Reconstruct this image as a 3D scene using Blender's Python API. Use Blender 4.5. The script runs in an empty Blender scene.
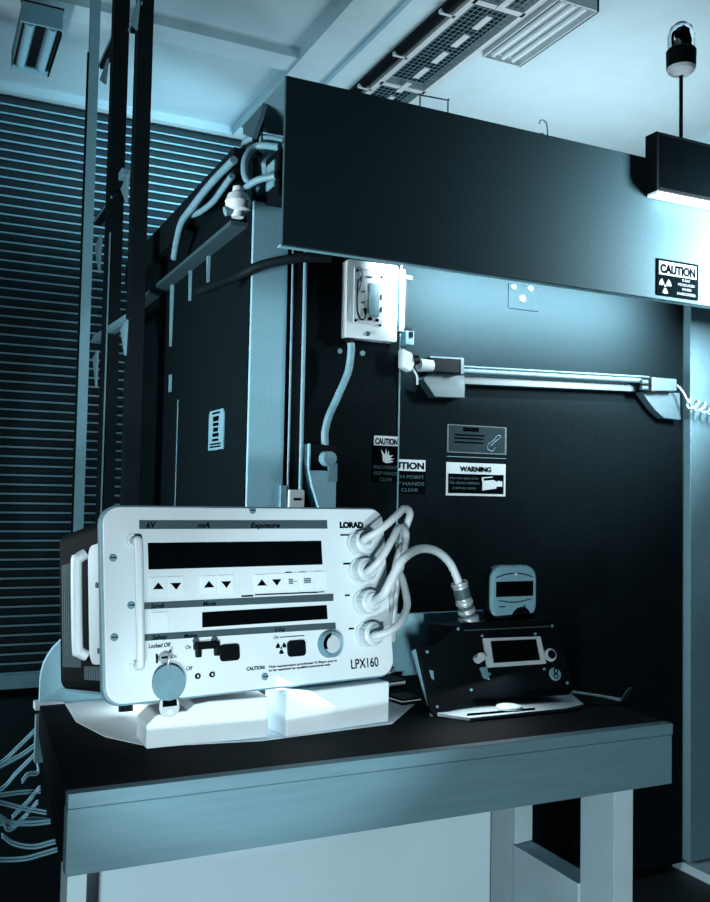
import bpy, math, random
from mathutils import Vector, Matrix
random.seed(7)
V = Vector
sc = bpy.context.scene
col = sc.collection

# ------------------------------------------------------------------ camera
F = 918.0
yaw, pit, rol = math.radians(25.4), math.radians(2.8), math.radians(1.1)
CAM = V((0, 0, 1.26))
fw = V((math.sin(yaw)*math.cos(pit), math.cos(yaw)*math.cos(pit), math.sin(pit)))
rt0 = V((math.cos(yaw), -math.sin(yaw), 0)); up0 = rt0.cross(fw)
rt = rt0*math.cos(rol) + up0*math.sin(rol)
up = -rt0*math.sin(rol) + up0*math.cos(rol)
cd = bpy.data.cameras.new('camera'); cam = bpy.data.objects.new('camera', cd); col.objects.link(cam)
m = Matrix((rt, up, -fw)).transposed().to_4x4(); m.translation = CAM
cam.matrix_world = m
cd.sensor_fit = 'VERTICAL'; cd.sensor_height = 36; cd.sensor_width = 36; cd.lens = 36*F/902
cd.clip_start = 0.02
sc.camera = cam

def ray(u, v): return fw + rt*((u-355)/F) + up*((451-v)/F)
def P(u, v, X=None, Y=None, Z=None):
    r = ray(u, v)
    k, w = (0, X) if X is not None else (1, Y) if Y is not None else (2, Z)
    return CAM + r*((w-CAM[k])/r[k])
def PN(u, v, o, n):
    r = ray(u, v); return CAM + r*((V(o)-CAM).dot(n)/r.dot(n))

# ------------------------------------------------------------------ world, lights, exposure
w = bpy.data.worlds.new('world'); sc.world = w; w.use_nodes = True
w.node_tree.nodes['Background'].inputs[0].default_value = (0.45, 0.8, 1, 1)
w.node_tree.nodes['Background'].inputs[1].default_value = 0.012
vs = sc.view_settings
vs.view_transform = 'Standard'; vs.look = 'None'; vs.gamma = 1; vs.exposure = 0.0; vs.use_curve_mapping = False
LC = (0.86, 0.96, 1.0)
def area(name, loc, aim, sx, sy, e, spread=180, c=LC):
    l = bpy.data.lights.new(name, 'AREA'); l.shape = 'RECTANGLE'; l.size = sx; l.size_y = sy
    l.energy = e; l.color = c; l.spread = math.radians(spread)
    o = bpy.data.objects.new(name, l); col.objects.link(o); o.location = loc
    o.rotation_euler = (V(aim)-V(loc)).to_track_quat('-Z', 'Y').to_euler()
    return o
def spot(name, loc, aim, deg, blend, e, rad=.05, c=LC):
    l = bpy.data.lights.new(name, 'SPOT'); l.energy = e; l.color = c; l.spot_size = math.radians(deg); l.spot_blend = blend; l.shadow_soft_size = rad
    o = bpy.data.objects.new(name, l); col.objects.link(o); o.location = loc
    o.rotation_euler = (V(aim)-V(loc)).to_track_quat('-Z', 'Y').to_euler(); return o
TEAL = (0.55, 0.86, 1.0)
spot('bench_fill', (-.05, -.35, 1.0), (.49, 1.40, 1.13), 25, .15, 105)  # added spot on the control unit and blocks, from no fixture
spot('apron_fill', (-.45, -.95, .50), (.92, 1.25, .47), 42, .3, 175)  # added low spot for apron and carton, out of view
area('left_fill', (-.9, 1.97, 1.2), (.9, 2.5, 1.7), .5, .5, 26, 105)  # made-up source off to the left, brightens corner post and rack
area('low_door_fill', (-1.0, 4.2, 0.12), (0.2, 6.0, 1.5), 0.6, 0.3, 10)  # unseen floor-level source added to brighten the slatted door
spot('hanging_light_fill', (-.5, 4.6, .3), (.46, 4.85, 3.5), 11, .5, 110)  # extra upward spot added to brighten the hanging light
area('ceiling_fill_back', (1.3, 5.3, 2.85), (1.3, 5.3, 3.8), 1.8, 0.5, 5, c=TEAL)  # invisible uplight added for the rear ceiling tone
area('wall_top_fill', (2.0, 5.0, 2.9), (1.3, 6.0, 3.45), 0.8, 0.15, 5.5, 80, c=TEAL)  # invisible source added to brighten the upper slats
area('ceiling_fill_right', (3.6, 4.3, 2.45), (3.6, 4.3, 3.8), 1.8, 1.4, 36)  # another invisible uplight, added for the right-hand ceiling
area('hood_band_fill', (1.72, 2.065, 1.97), (1.72, 2.40, 1.875), 0.9, 0.04, 80, 76)  # made-up strip inside the hood, casts the bright band on the door
area('hood_end_fill', (2.35, 1.67, 1.95), (2.19, 2.02, 1.95), 0.15, 0.3, 28, 106)  # unseen source added past the hood end for its bright gradient
spot('jamb_fill', (2.9, .9, 1.7), (2.26, 2.38, 1.40), 44, .6, 14)  # unseen spot added to lift the right jamb panel

# ------------------------------------------------------------------ materials
def mat(name, L, sat='mid', rough=0.55, metal=0.0, noise=0.12, nscale=14, bump=0.0, coat=0, aniso=None, emit=0, spec=0.5):
    t = dict(white=(0.76, 0.93, 1.0), soft=(0.62, 0.89, 1.0), mid=(0.38, 0.81, 1.0), dark=(0.33, 0.75, 1.0))[sat]
    c = [L*x for x in t]
    M = bpy.data.materials.new(name); M.use_nodes = True
    N = M.node_tree.nodes; K = M.node_tree.links; b = N['Principled BSDF']
    b.inputs['Roughness'].default_value = rough; b.inputs['Metallic'].default_value = metal
    b.inputs['Specular IOR Level'].default_value = spec
    tc = N.new('ShaderNodeTexCoord'); no = N.new('ShaderNodeTexNoise'); no.inputs['Scale'].default_value = nscale
    no.inputs['Detail'].default_value = 5
    src = tc.outputs['Object']
    if aniso:
        mp = N.new('ShaderNodeMapping'); mp.inputs['Scale'].default_value = aniso
        K.new(src, mp.inputs['Vector']); src = mp.outputs['Vector']
    K.new(src, no.inputs['Vector'])
    r = N.new('ShaderNodeValToRGB'); r.color_ramp.elements[0].position = .3; r.color_ramp.elements[1].position = .7
    r.color_ramp.elements[0].color = [x*(1-noise) for x in c]+[1]
    r.color_ramp.elements[1].color = [min(1, x*(1+noise)) for x in c]+[1]
    K.new(no.outputs['Fac'], r.inputs['Fac']); K.new(r.outputs['Color'], b.inputs['Base Color'])
    if bump:
        bp = N.new('ShaderNodeBump'); bp.inputs['Strength'].default_value = bump; bp.inputs['Distance'].default_value = .003
        K.new(no.outputs['Fac'], bp.inputs['Height']); K.new(bp.outputs['Normal'], b.inputs['Normal'])
    if emit:
        b.inputs['Emission Color'].default_value = (0.8, .95, 1, 1); b.inputs['Emission Strength'].default_value = emit
    return M
M = dict(
    white=mat('white_enamel', .80, 'white', .45, noise=.03),
    pale=mat('pale_plastic', .62, 'white', .5, noise=.05),
    paper=mat('white_paper', .85, 'white', .8, noise=.03, bump=.1),
    ceil=mat('ceiling_paint', .68, 'soft', .85, noise=.03, nscale=6),
    beam=mat('ceiling_beam_paint', .78, 'soft', .8, noise=.03),
    floor=mat('floor_paint', .02, 'mid', .6, noise=.2, nscale=5),
    black=mat('black_plastic', .006, 'dark', .5, spec=.08),
    cab=mat('black_cabinet_steel', .0095, 'mid', .65, noise=.12, nscale=60, spec=.01),
    hood=mat('hood_steel', .09, 'mid', .65, noise=.10, nscale=150, bump=.05, spec=.05),
    jamb=mat('jamb_steel', .30, 'mid', .6, noise=.06, nscale=40),
    post=mat('corner_post_steel', .52, 'mid', .6, noise=.06, nscale=120),
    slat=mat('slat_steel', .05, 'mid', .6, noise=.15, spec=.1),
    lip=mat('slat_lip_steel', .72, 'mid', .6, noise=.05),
    wood=mat('table_wood', .25, 'mid', .75, noise=.07, nscale=7, aniso=(1.2, 8, 14), bump=.15),
    top=mat('table_top_black', .007, 'dark', .8, noise=.2, spec=.06),
    leg=mat('table_leg_paint', .68, 'soft', .75, noise=.05),
    under=mat('carton_board', .80, 'soft', .85, noise=.06, nscale=4),
    grey=mat('grey_print', .09, 'mid', .6),
    mid=mat('mid_grey_metal', .34, 'mid', .5, noise=.12, nscale=40),
    steel=mat('bright_steel', .60, 'white', .35, .5, noise=.1, nscale=60),
    glass=mat('black_glass', .003, 'dark', .15, noise=.1, spec=.2),
    cable=mat('pale_cable', .68, 'white', .45, noise=.08, nscale=30),
    wire=mat('pale_wire', .55, 'mid', .5),
    ink=mat('black_ink', .003, 'dark', .9, spec=0),
    signw=mat('sign_white', .62, 'white', .7, noise=.05, spec=.1),
    dim=mat('dull_latch_steel', .13, 'mid', .5, noise=.1, nscale=40),
    signn=mat('notice_grey', .035, 'mid', .7, spec=.05),
    signh=mat('sign_grey', .15, 'white', .7, noise=.05, spec=.1),
    signd=mat('sign_dim', .14, 'mid', .7, spec=.1),
    rack=mat('rack_black', .012, 'dark', .6, spec=.1),
    diffuser=mat('lamp_diffuser', .8, 'white', .6, emit=.25),
)

# ------------------------------------------------------------------ mesh helpers
class MB:
    def __init__(s): s.v = []; s.f = []; s.sm = []
    def add(s, vs_, fs, smooth=False):
        o = len(s.v); s.v += [tuple(x) for x in vs_]; s.f += [[i+o for i in f] for f in fs]; s.sm += [smooth]*len(fs); return s
    def box(s, a, b):
        (x0, y0, z0), (x1, y1, z1) = a, b
        x0, x1 = sorted((x0, x1)); y0, y1 = sorted((y0, y1)); z0, z1 = sorted((z0, z1))
        return s.add([(x0,y0,z0),(x1,y0,z0),(x1,y1,z0),(x0,y1,z0),(x0,y0,z1),(x1,y0,z1),(x1,y1,z1),(x0,y1,z1)],
                     [(0,3,2,1),(4,5,6,7),(0,1,5,4),(1,2,6,5),(2,3,7,6),(3,0,4,7)])
    def bar(s, a, b, wd, h, upv=(0, 0, 1)):
        a, b = V(a), V(b); d = (b-a).normalized(); u_ = V(upv)
        if abs(d.dot(u_)) > .98: u_ = V((0, 1, 0))
        sd = d.cross(u_).normalized(); u2 = sd.cross(d)
        p = [c + sd*i*wd/2 + u2*j*h/2 for c in (a, b) for i, j in ((-1,-1),(1,-1),(1,1),(-1,1))]
        return s.add(p, [(0,1,2,3),(7,6,5,4),(0,4,5,1),(1,5,6,2),(2,6,7,3),(3,7,4,0)])
    def prism(s, pts, off):           # polygon (3-D points) extruded by off
        n = len(pts); off = V(off)
        p = [V(q) for q in pts] + [V(q)+off for q in pts]
        return s.add(p, [list(range(n))[::-1], list(range(n, 2*n))] + [(i, (i+1) % n, n+(i+1) % n, n+i) for i in range(n)])
    def cyl(s, a, b, r0, r1=None, n=20, caps=True):
        a, b = V(a), V(b); r1 = r0 if r1 is None else r1
        d = (b-a).normalized(); x = d.orthogonal().normalized(); y = d.cross(x)
        p = [c + (x*math.cos(2*math.pi*i/n) + y*math.sin(2*math.pi*i/n))*r for c, r in ((a, r0), (b, r1)) for i in range(n)]
        s.add(p, [(i, (i+1) % n, n+(i+1) % n, n+i) for i in range(n)], True)
        if caps: s.add(p, [list(range(n))[::-1], list(range(n, 2*n))])
        return s
    def lathe(s, o, ax, prof, n=24):   # prof: (distance along axis, radius)
        for (h0, r0), (h1, r1) in zip(prof, prof[1:]):
            if abs(h0-h1) < 1e-6 and abs(r0-r1) < 1e-6: continue
            o_, ax_ = V(o), V(ax).normalized(); x = ax_.orthogonal().normalized(); y = ax_.cross(x)
            p = [o_+ax_*h+(x*math.cos(2*math.pi*i/n)+y*math.sin(2*math.pi*i/n))*max(r, 1e-5) for h, r in ((h0, r0), (h1, r1)) for i in range(n)]
            s.add(p, [(i, (i+1) % n, n+(i+1) % n, n+i) for i in range(n)], True)
        return s
    def tube(s, pts, r, n=10, res=8, rfun=None):
        pts = [V(p) for p in pts]; path = []
        if len(pts) == 2: path = pts
        else:
            q = [pts[0]*2-pts[1]] + pts + [pts[-1]*2-pts[-2]]
            for i in range(1, len(q)-2):
                for k in range(res):
                    t = k/res
                    path.append(.5*((2*q[i]) + (q[i+1]-q[i-1])*t + (2*q[i-1]-5*q[i]+4*q[i+1]-q[i+2])*t*t + (-q[i-1]+3*q[i]-3*q[i+1]+q[i+2])*t**3))
            path.append(pts[-1])
        vs_, x = [], None
        for i, p in enumerate(path):
            d = (path[min(i+1, len(path)-1)]-path[max(i-1, 0)]).normalized()
            x = d.orthogonal().normalized() if x is None else (x-d*x.dot(d)).normalized()
            y = d.cross(x); rr = rfun(i) if rfun else r
            vs_ += [p+(x*math.cos(2*math.pi*k/n)+y*math.sin(2*math.pi*k/n))*rr for k in range(n)]
        L_ = len(path)
        s.add(vs_, [(a*n+k, a*n+(k+1) % n, (a+1)*n+(k+1) % n, (a+1)*n+k) for a in range(L_-1) for k in range(n)], True)
        s.add(vs_, [list(range(n))[::-1], list(range((L_-1)*n, L_*n))])
        return s
    def mesh(s, name, mt):
        me = bpy.data.meshes.new(name); me.from_pydata(s.v, [], s.f); me.update()
        me.polygons.foreach_set('use_smooth', s.sm); me.materials.append(M[mt] if isinstance(mt, str) else mt); me.validate()
        return me
    def build(s, name, mt, parent=None, bevel=0, seg=2):
        o = bpy.data.objects.new(name, s.mesh(name, mt)); col.objects.link(o)
        if parent: o.parent = parent
        if bevel:
            b = o.modifiers.new('bevel', 'BEVEL'); b.width = bevel; b.segments = seg; b.limit_method = 'ANGLE'; b.angle_limit = math.radians(40)
        return o
def new(name, loc=(0, 0, 0), label=None, cat=None, group=None, mw=None):
    o = bpy.data.objects.new(name, None); o.empty_display_size = .05; col.objects.link(o)
    if mw: o.matrix_world = mw
    else: o.location = loc
    return tag(o, label, cat, group)
def tag(o, label=None, cat=None, group=None, kind=None):
    for k, v_ in (('label', label), ('category', cat), ('group', group), ('kind', kind)):
        if v_: o[k] = v_
    return o
def off(mb, o):                       # world-built mesh into the local frame of an Empty that is only translated
    l = o.location; mb.v = [(x-l.x, y-l.y, z-l.z) for x, y, z in mb.v]; return mb
def rrect(x0, x1, z0, z1, r, n=6):    # rounded rectangle, points (x, z)
    out = []
    for cx, cz, a in ((x1-r, z1-r, 0), (x0+r, z1-r, 90), (x0+r, z0+r, 180), (x1-r, z0+r, 270)):
        for k in range(n+1):
            t = math.radians(a+90*k/n); out.append((cx+r*math.cos(t), cz+r*math.sin(t)))
    return out
def text(name, s, size, mw, mt, parent, shear=0, bold=0, width=None, height=None, align='LEFT'):
    # mw: matrix in the parent's frame, text in its local XY
    c = bpy.data.curves.new(name, 'FONT'); c.body = s; c.size = size; c.shear = shear; c.offset = bold; c.extrude = 0.0003; c.align_x = align
    t = bpy.data.objects.new(name+'_tmp', c); col.objects.link(t); bpy.context.view_layer.update()
    me = bpy.data.meshes.new_from_object(t.evaluated_get(bpy.context.evaluated_depsgraph_get()))
    bpy.data.objects.remove(t); bpy.data.curves.remove(c)
    xs = [q.co.x for q in me.vertices]; ys = [q.co.y for q in me.vertices]
    sx = width/(max(xs)-min(xs)) if width and xs else 1
    sy = height/(max(ys)-min(ys)) if height and ys else (sx if width else 1)
    me.transform(Matrix.Diagonal((sx, sy, 1, 1)))
    me.materials.clear(); me.materials.append(M[mt]); me.name = name
    o = bpy.data.objects.new(name, me); col.objects.link(o)
    if parent: o.parent = parent
    o.matrix_local = mw
    return o
XZ = Matrix(((1,0,0,0),(0,0,-1,0),(0,1,0,0),(0,0,0,1)))     # text plane -> faces -Y

ZC = 3.77; YW = 6.0
# ================================================================== SETTING
tag(MB().box((-6, -4, -.1), (9, 6.2, 0)).build('floor', 'floor'), 'painted concrete floor of the room', None, None, 'structure')
ce = tag(MB().box((-6, -4, ZC), (9, 6.2, ZC+.1)).build('ceiling', 'ceil'), 'pale painted ceiling with shallow beams', None, None, 'structure')
for y in (4.82, 3.2, 1.6):
    MB().box((-5.9, y-.09, ZC-.05), (1.86, y+.09, ZC+.01)).build('beam', 'beam', ce)
for x in (1.95, 4.9):
    MB().box((x-.10, -3.9, ZC-.065), (x+.10, 5.95, ZC+.01)).build('beam', 'beam', ce)
MB().box((2.14, -3.9, ZC-.03), (2.32, 5.95, ZC+.01)).build('beam', 'beam', ce)
tag(MB().box((-6, YW+.06, 0), (9, YW+.2, ZC)).build('wall_back', 'slat'), 'dark wall behind the roll-up door', None, None, 'structure')
tag(MB().box((-5.9, YW-.05, ZC-.055), (8.9, YW+.06, ZC)).build('trim_1', 'beam'), 'pale lintel trim along top of the slatted door', None, None, 'structure')
door = tag(new('door_1', (0, YW, 0)), 'black roll-up door of narrow horizontal slats with shade drawn as pale lower lips', None, None, 'structure')
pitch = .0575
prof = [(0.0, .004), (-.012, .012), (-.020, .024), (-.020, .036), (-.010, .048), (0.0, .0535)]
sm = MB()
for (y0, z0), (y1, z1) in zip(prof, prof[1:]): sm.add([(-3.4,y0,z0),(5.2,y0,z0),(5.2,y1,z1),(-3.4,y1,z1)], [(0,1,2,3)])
lp = MB().box((-3.4, -.006, -.005), (5.2, .02, .006))  # pale strip paints the inverted shade at the foot of each slat
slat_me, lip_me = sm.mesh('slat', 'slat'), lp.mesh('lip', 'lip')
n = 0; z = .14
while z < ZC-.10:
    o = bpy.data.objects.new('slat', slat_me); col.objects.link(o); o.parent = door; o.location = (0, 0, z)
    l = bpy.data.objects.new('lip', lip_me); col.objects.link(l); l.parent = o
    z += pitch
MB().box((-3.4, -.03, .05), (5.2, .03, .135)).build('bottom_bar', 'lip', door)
MB().box((-3.4, -.02, .005), (5.2, .02, .05)).build('rubber_seal', 'black', door)

# ================================================================== CABINET
YF, YD = 2.30, 2.40
X0 = P(249, 400, Y=YF).x
XP = P(285, 400, Y=YF).x            # right edge of corner post
XL = P(399.5, 400, Y=YF+.03).x            # right edge of left front panel
XR = P(683, 500, Y=YD).x            # right edge of door
HX = P(286, 75, Y=2.02).x; HZ1 = P(286, 75, Y=2.02).z; HZ0 = P(284, 245, Y=2.02).z
XE = 3.1
cab = new('xray_cabinet', (X0, YF, 0), 'large black walk-in cabinet with a projecting hood, behind the wooden table', 'cabinet')
def cpart(mb, name, mt, bevel=0, par=None):
    o = off(mb, cab).build(name, mt, par or cab, bevel); return o
cpart(MB().box((X0+.01, YD+.04, .02), (XE, 3.8, 2.17)), 'body', 'cab', .006)
cpart(MB().box((X0, YF, .0), (XP, YF+.012, P(270, 203, Y=YF).z)), 'corner_post', 'post', .002)
cpart(MB().box((X0+.004, YF+.012, .0), (XP, YD+.05, P(270, 203, Y=YF).z-.004)), 'post_core', 'cab')
cpart(MB().box((X0-.003, YF+.010, .01), (X0+.012, 3.8, 2.16)), 'side_panel', 'cab')
cpart(MB().box((XP+.004, YF+.03, .0), (XL, YD+.05, 2.0)), 'front_panel', 'cab', .003)
cpart(MB().box((XL-.004, YF+.027, .0), (XL, YF+.03, 2.0)), 'edge_strip', 'jamb')
cpart(MB().box((XL-.05, YD, .03), (XR, YD+.035, 2.05)), 'sliding_door', 'cab', .003)
cpart(MB().box((XR+.004, YD-.03, .04), (XE, YD+.05, 2.05)), 'jamb_panel', 'jamb', .003)
cpart(MB().box((XR+.004, YD-.30, .0), (XE, YD+.05, .03)), 'plinth', 'leg')
hood = cpart(MB().box((HX, 2.02, HZ0), (XE, 2.03, HZ1)), 'hood', 'hood', .002)
def hp(mb, name, mt):
    l = cab.location; mb.v = [(x-l.x, y-l.y, z-l.z) for x, y, z in mb.v]; o = mb.build(name, mt, hood); return o
hp(MB().box((HX, 2.03, HZ1-.006), (XE, 2.36, HZ1)), 'hood_top', 'jamb')
hp(MB().prism([(HX, 2.18, HZ1-.006), (HX, 2.34, HZ1-.006), (HX, 2.34, HZ1-.03), (HX, 2.26, HZ1-.07), (HX, 2.2, HZ1-.03)], (.012, 0, 0)), 'hood_gusset', 'hood')
hp(MB().box((HX, 2.03, HZ0), (XE, 2.05, HZ0+.004)), 'hood_flange', 'post')
hp(MB().box((HX+.06, 2.032, 1.945), (XE-.8, 2.062, 1.995)), 'fill_housing', 'mid')  # made-up casing added for the hood fill
# side rails and stiffeners on the left flank
zl = P(248, 218, Y=YF).z
cpart(MB().box((X0-.05, YF+.04, zl-.012), (X0+.012, 3.8, zl)), 'side_ledge', 'hood')
cpart(MB().box((X0-.04, YF+.06, 2.10), (X0+.012, 3.8, 2.20)), 'cable_tray', 'rack')
for u, va, vb, wd in ((172, 266, 345, .012), (208, 250, 284, .008), (190, 262, 300, .006)):
    a = P(u, va, X=X0-.01); b = P(u, vb, X=X0-.01)
    cpart(MB().prism([(X0-.012, a.y-wd, min(a.z, zl)), (X0-.012, a.y+wd, min(a.z, zl)), (X0-.012, a.y, b.z)], (.022, 0, 0)), 'stiffener', 'mid')
a = P(172, 375, X=X0); b = P(172, 392, X=X0)
cpart(MB().box((X0-.008, a.y-.012, b.z), (X0+.012, a.y+.012, a.z)), 'latch', 'mid')
a = P(179, 400, X=X0); cpart(MB().box((X0-.004, a.y-.004, .4), (X0+.012, a.y+.004, a.z)), 'seam_strip', 'mid')
# cover plate with three screws under the hood
c0 = P(508, 283, Y=YD); c1 = P(538, 312, Y=YD)
cp = new('cover_plate', (c0.x, YD, c1.z), 'small square cover plate with three screws, under the hood', 'plate')
MB().box((0, -.004, 0), (c1.x-c0.x, 0, c0.z-c1.z)).build('plate', 'cab', cp, .002)
for u, v, r in ((513, 287, .009), (530, 289, .009), (522, 299, .012)):
    p = P(u, v, Y=YD-.004)-cp.location
    MB().lathe((p.x, -.004, p.z), (0, -1, 0), [(0, r), (.006, r*.9), (.008, r*.4), (.008, 0)]).build('screw', 'hood', cp)

# name label on the flank
a = P(211, 412, X=X0); b = P(225, 449, X=X0)
nl = new('nameplate', (X0-.003, a.y, b.z), 'narrow upright pale nameplate with black marks on the cabinet flank', 'plate')
hy, hz = abs(b.y-a.y), a.z-b.z
ys = -hy
MB().prism([(-.003, ys, .0), (-.003, 0, 0), (-.003, 0, hz-.01), (-.003, -.012, hz), (-.003, ys+.012, hz), (-.003, ys, hz-.01)], (.003, 0, 0)).build('plate', 'mid', nl)
for k, (f0, f1, wd) in enumerate(((.9, .95, .5), (.72, .84, .36), (.6, .68, .36), (.46, .56, .3), (.33, .42, .4), (.22, .28, .4), (.13, .17, .7), (.06, .10, .7))):
    MB().box((-.0045, ys/2-hy*wd/2, hz*f0), (-.003, ys/2+hy*wd/2, hz*f1)).build('mark', 'ink', nl)

# ---------------- hoses and fittings on top of the cabinet, under the open end of the hood
def hose(name, pts, r, mt, label, group=None, cat='hose', **k):
    o = new(name, pts[0], label, cat, group)
    off(MB().tube(pts, r, **k), o).build('sleeve', mt, o); return o
T = lambda u, v, Y: P(u, v, Y=Y)
hs = [
 ('pressure_hose', [T(259,190,2.25), T(246,178,2.26), T(246,158,2.27), T(258,146,2.27), T(280,147,2.2)], .010, 'mid', 'pale hose arching in an upside-down U beside the hood opening'),
 ('pressure_hose', [T(243,150,2.4), T(247,140,2.36), T(262,137,2.3), T(285,141,2.2)], .009, 'mid', 'short pale hose running level, topmost under the hood'),
 ('pressure_hose', [T(240,200,2.28), T(246,188,2.25), T(258,180,2.2), T(276,176,2.15)], .009, 'mid', 'pale hose rising from the ball-shaped fitting to the black box'),
 ('pressure_hose', [P(234,160,X=X0-.06), P(218,176,X=X0-.06), P(204,192,X=X0-.07), P(192,208,X=X0-.08), P(182,222,X=X0-.08), P(177,240,X=X0-.07), P(174,258,X=X0-.06)], .011, 'mid', 'long pale hose along the cable tray, the upper of two'),
 ('pressure_hose', [P(232,176,X=X0-.055), P(222,190,X=X0-.055), P(213,202,X=X0-.055), P(200,212,X=X0-.06), P(188,218,X=X0-.06), P(180,234,X=X0-.06)], .009, 'mid', 'long pale hose along the cable tray, the lower of two'),
]
for a in hs: hose(*a)
f = new('pipe_fitting', T(238,206,2.26), 'rounded pale pipe fitting at the hose end above the cabinet corner', 'fitting')
MB().lathe((0,0,-.03), (0,0,1), [(0,0),(0,.016),(.015,.018),(.02,.03),(.04,.034),(.06,.026),(.065,.016),(.08,.014),(.08,0)]).build('body', 'cable', f)
MB().cyl((-.035,0,-.02),(.035,0,.005),.012).build('nut', 'mid', f)
f = new('valve_manifold', T(262, 200, 2.34), 'mottled pale valve block standing on the cabinet corner post', 'valve')
q = f.location
MB().box((-.03, -.02, 0), (.06, .05, .06)).build('block', 'mid', f, .008)
MB().lathe((.005, .0, .06), (0,0,1), [(0,.03),(.03,.034),(.05,.024),(.085,.022),(.09,.03),(.11,.028),(.12,0)]).build('stem', 'post', f)
MB().lathe((.045, .01, .06), (0,0,1), [(0,.018),(.06,.02),(.07,.012),(.10,.012),(.10,0)]).build('plug', 'pale', f)
q = T(275,197,2.18)
f = new('relay_box', q, 'black box fixed inside the open end of the hood', 'box')
e = T(286,152,2.18)-q
MB().box((0, -.02, 0), (max(e.x,.03)+.02, .08, e.z)).build('housing', 'black', f, .004)
MB().box((-.004, .0, e.z*.25), (0, .06, e.z*.8)).build('cover', 'mid', f)
q = T(258,122,2.3)
f = new('hood_strut', (q.x, q.y, T(258,150,2.3).z), 'short dark strut holding up the hood gusset', 'strut')
MB().cyl((0,0,-.02),(0,0,q.z-f.location.z),.014).build('rod', 'black', f)
MB().cyl((0.004,-.014,-.01),(0.004,-.014,.045),.004).build('scale', 'mid', f)
hose('bent_pipe', [T(196,292,2.36), T(236,277,2.32), T(262,265,2.27), T(300,258,2.22), T(331,258,2.20)], .013, 'rack', 'black bent pipe crossing the pale corner post under the hood', cat='pipe')

# ---------------- front left panel: slide rod, switch, conduit, junction box
YP = YF+.03
zt_ = P(297, 247, Y=YP-.03).z; zb_ = P(296, 493, Y=YP-.03).z; xr = P(297, 380, Y=YP-.03).x
f = new('slide_rod', (xr, YP-.03, zb_), 'tall black slide tube with pale rod beside the corner post', 'rod')
MB().box((-.020, -.006, 0), (.006, .03, zt_-zb_)).build('channel', 'rack', f)
MB().cyl((.012, -.012, 0), (.012, -.012, zt_-zb_), .0055).build('rod', 'mid', f)
MB().cyl((-.022, -.006, 0), (-.022, -.006, zt_-zb_), .003).build('edge', 'mid', f)
q = P(289, 506, Y=YP-.05); e = P(305, 490, Y=YP-.05)
f = new('terminal_box', (q.x, YP-.05, q.z), 'small pale terminal box at the foot of the slide tube', 'box')
w_, h_ = e.x-q.x, e.z-q.z
MB().box((0, 0, -.02), (w_, .05, h_)).build('case', 'pale', f, .003)
MB().box((w_*.3, -.002, h_*.35), (w_*.75, 0, h_*.5)).build('slot', 'ink', f)
MB().box((-.02, .01, -.02), (-.004, .05, h_*1.25)).build('back_plate', 'mid', f)
q = P(309, 470, Y=YP-.05); e = P(335, 445, Y=YP-.05)
f = new('door_switch', (q.x, YP, q.z), 'black switch with round plunger on a tapered pale bracket', 'switch')
w_, h_ = e.x-q.x, e.z-q.z
MB().box((0, -.055, 0), (w_, 0, h_)).build('case', 'black', f, .003)
MB().cyl((w_*.62, -.055, h_*.45), (w_*.62, -.085, h_*.45), .021, .019).build('plunger', 'mid', f)
MB().prism([(-.002, -.058, -.001), (w_+.002, -.058, -.001), (w_+.002, -.058, -h_*1.5), (w_*.4, -.058, -h_*1.5), (w_*.1, -.058, -h_*.6)], (0, .058, 0)).build('bracket', 'post', f)
MB().box((-.004, -.058, 0), (0, 0, h_)).build('side_plate', 'post', f)
MB().box((w_*.7, -.06, -.03), (w_+.004, -.055, .02)).build('clip', 'jamb', f)
hose('flexible_conduit', [P(351,343,Y=YP-.05), P(351,352,Y=YP-.05), P(348,372,Y=YP-.045), P(338,396,Y=YP-.045), P(329,416,Y=YP-.045), P(325,432,Y=YP-.045), P(325,446,Y=YP-.045)], .011, 'mid', 'grey flexible conduit curving from the junction box down to the switch', cat='conduit', res=14,
     rfun=lambda i: .011 if i % 2 else .0095)
q = P(346, 337, Y=YP-.035); e = P(398, 266, Y=YP-.035)
jb = new('junction_box', (q.x, YP-.035, q.z), 'white junction box with an inset circuit plate, under the hood', 'box')
w_, h_ = e.x-q.x, e.z-q.z
MB().prism([(x, 0, zz) for x, zz in rrect(0, w_, 0, h_, .006)], (0, .034, 0)).build('case', 'white', jb)
pl = MB().box((w_*.13, -.004, h_*.19), (w_*.70, 0, h_*.90)).build('circuit_plate', 'pale', jb, .001)
MB().box((w_*.42, -.012, h_*.30), (w_*.60, -.004, h_*.72)).build('relay', 'mid', pl)
for fx, fz, sx, sz in ((.24,.76,.04,.06),(.30,.60,.05,.02),(.30,.46,.05,.02),(.66,.56,.03,.07),(.66,.40,.03,.06),(.42,.80,.10,.015),(.34,.36,.04,.06),(.44,.26,.07,.04),(.58,.25,.05,.03)):
    MB().box((w_*(fx-sx/2), -.009, h_*(fz-sz/2)), (w_*(fx+sx/2), -.004, h_*(fz+sz/2))).build('terminal', 'ink' if fz < .37 else 'grey', pl)
MB().tube([(w_*.19,-.008,h_*.75),(w_*.17,-.01,h_*.5),(w_*.18,-.012,h_*.32),(w_*.25,-.014,h_*.23),(w_*.33,-.01,h_*.27),(w_*.35,-.008,h_*.37)], .0022).build('wire_loop', 'ink', pl)
MB().tube([(w_*.2,-.008,h_*.86),(w_*.26,-.01,h_*.83),(w_*.24,-.01,h_*.7),(w_*.2,-.01,h_*.6)], .0015).build('wire_loop', 'grey', pl)
for fx, fz in ((.17,.86),(.66,.82),(.16,.22),(.64,.19)): MB().cyl((w_*fx,-.004,h_*fz),(w_*fx,-.008,h_*fz),.0035,n=10).build('screw','ink',jb)
MB().lathe((w_*.42,0,h_*.07),(0,-1,0),[(0,.007),(.004,.006),(.004,0)]).build('screw','grey',jb)
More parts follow.
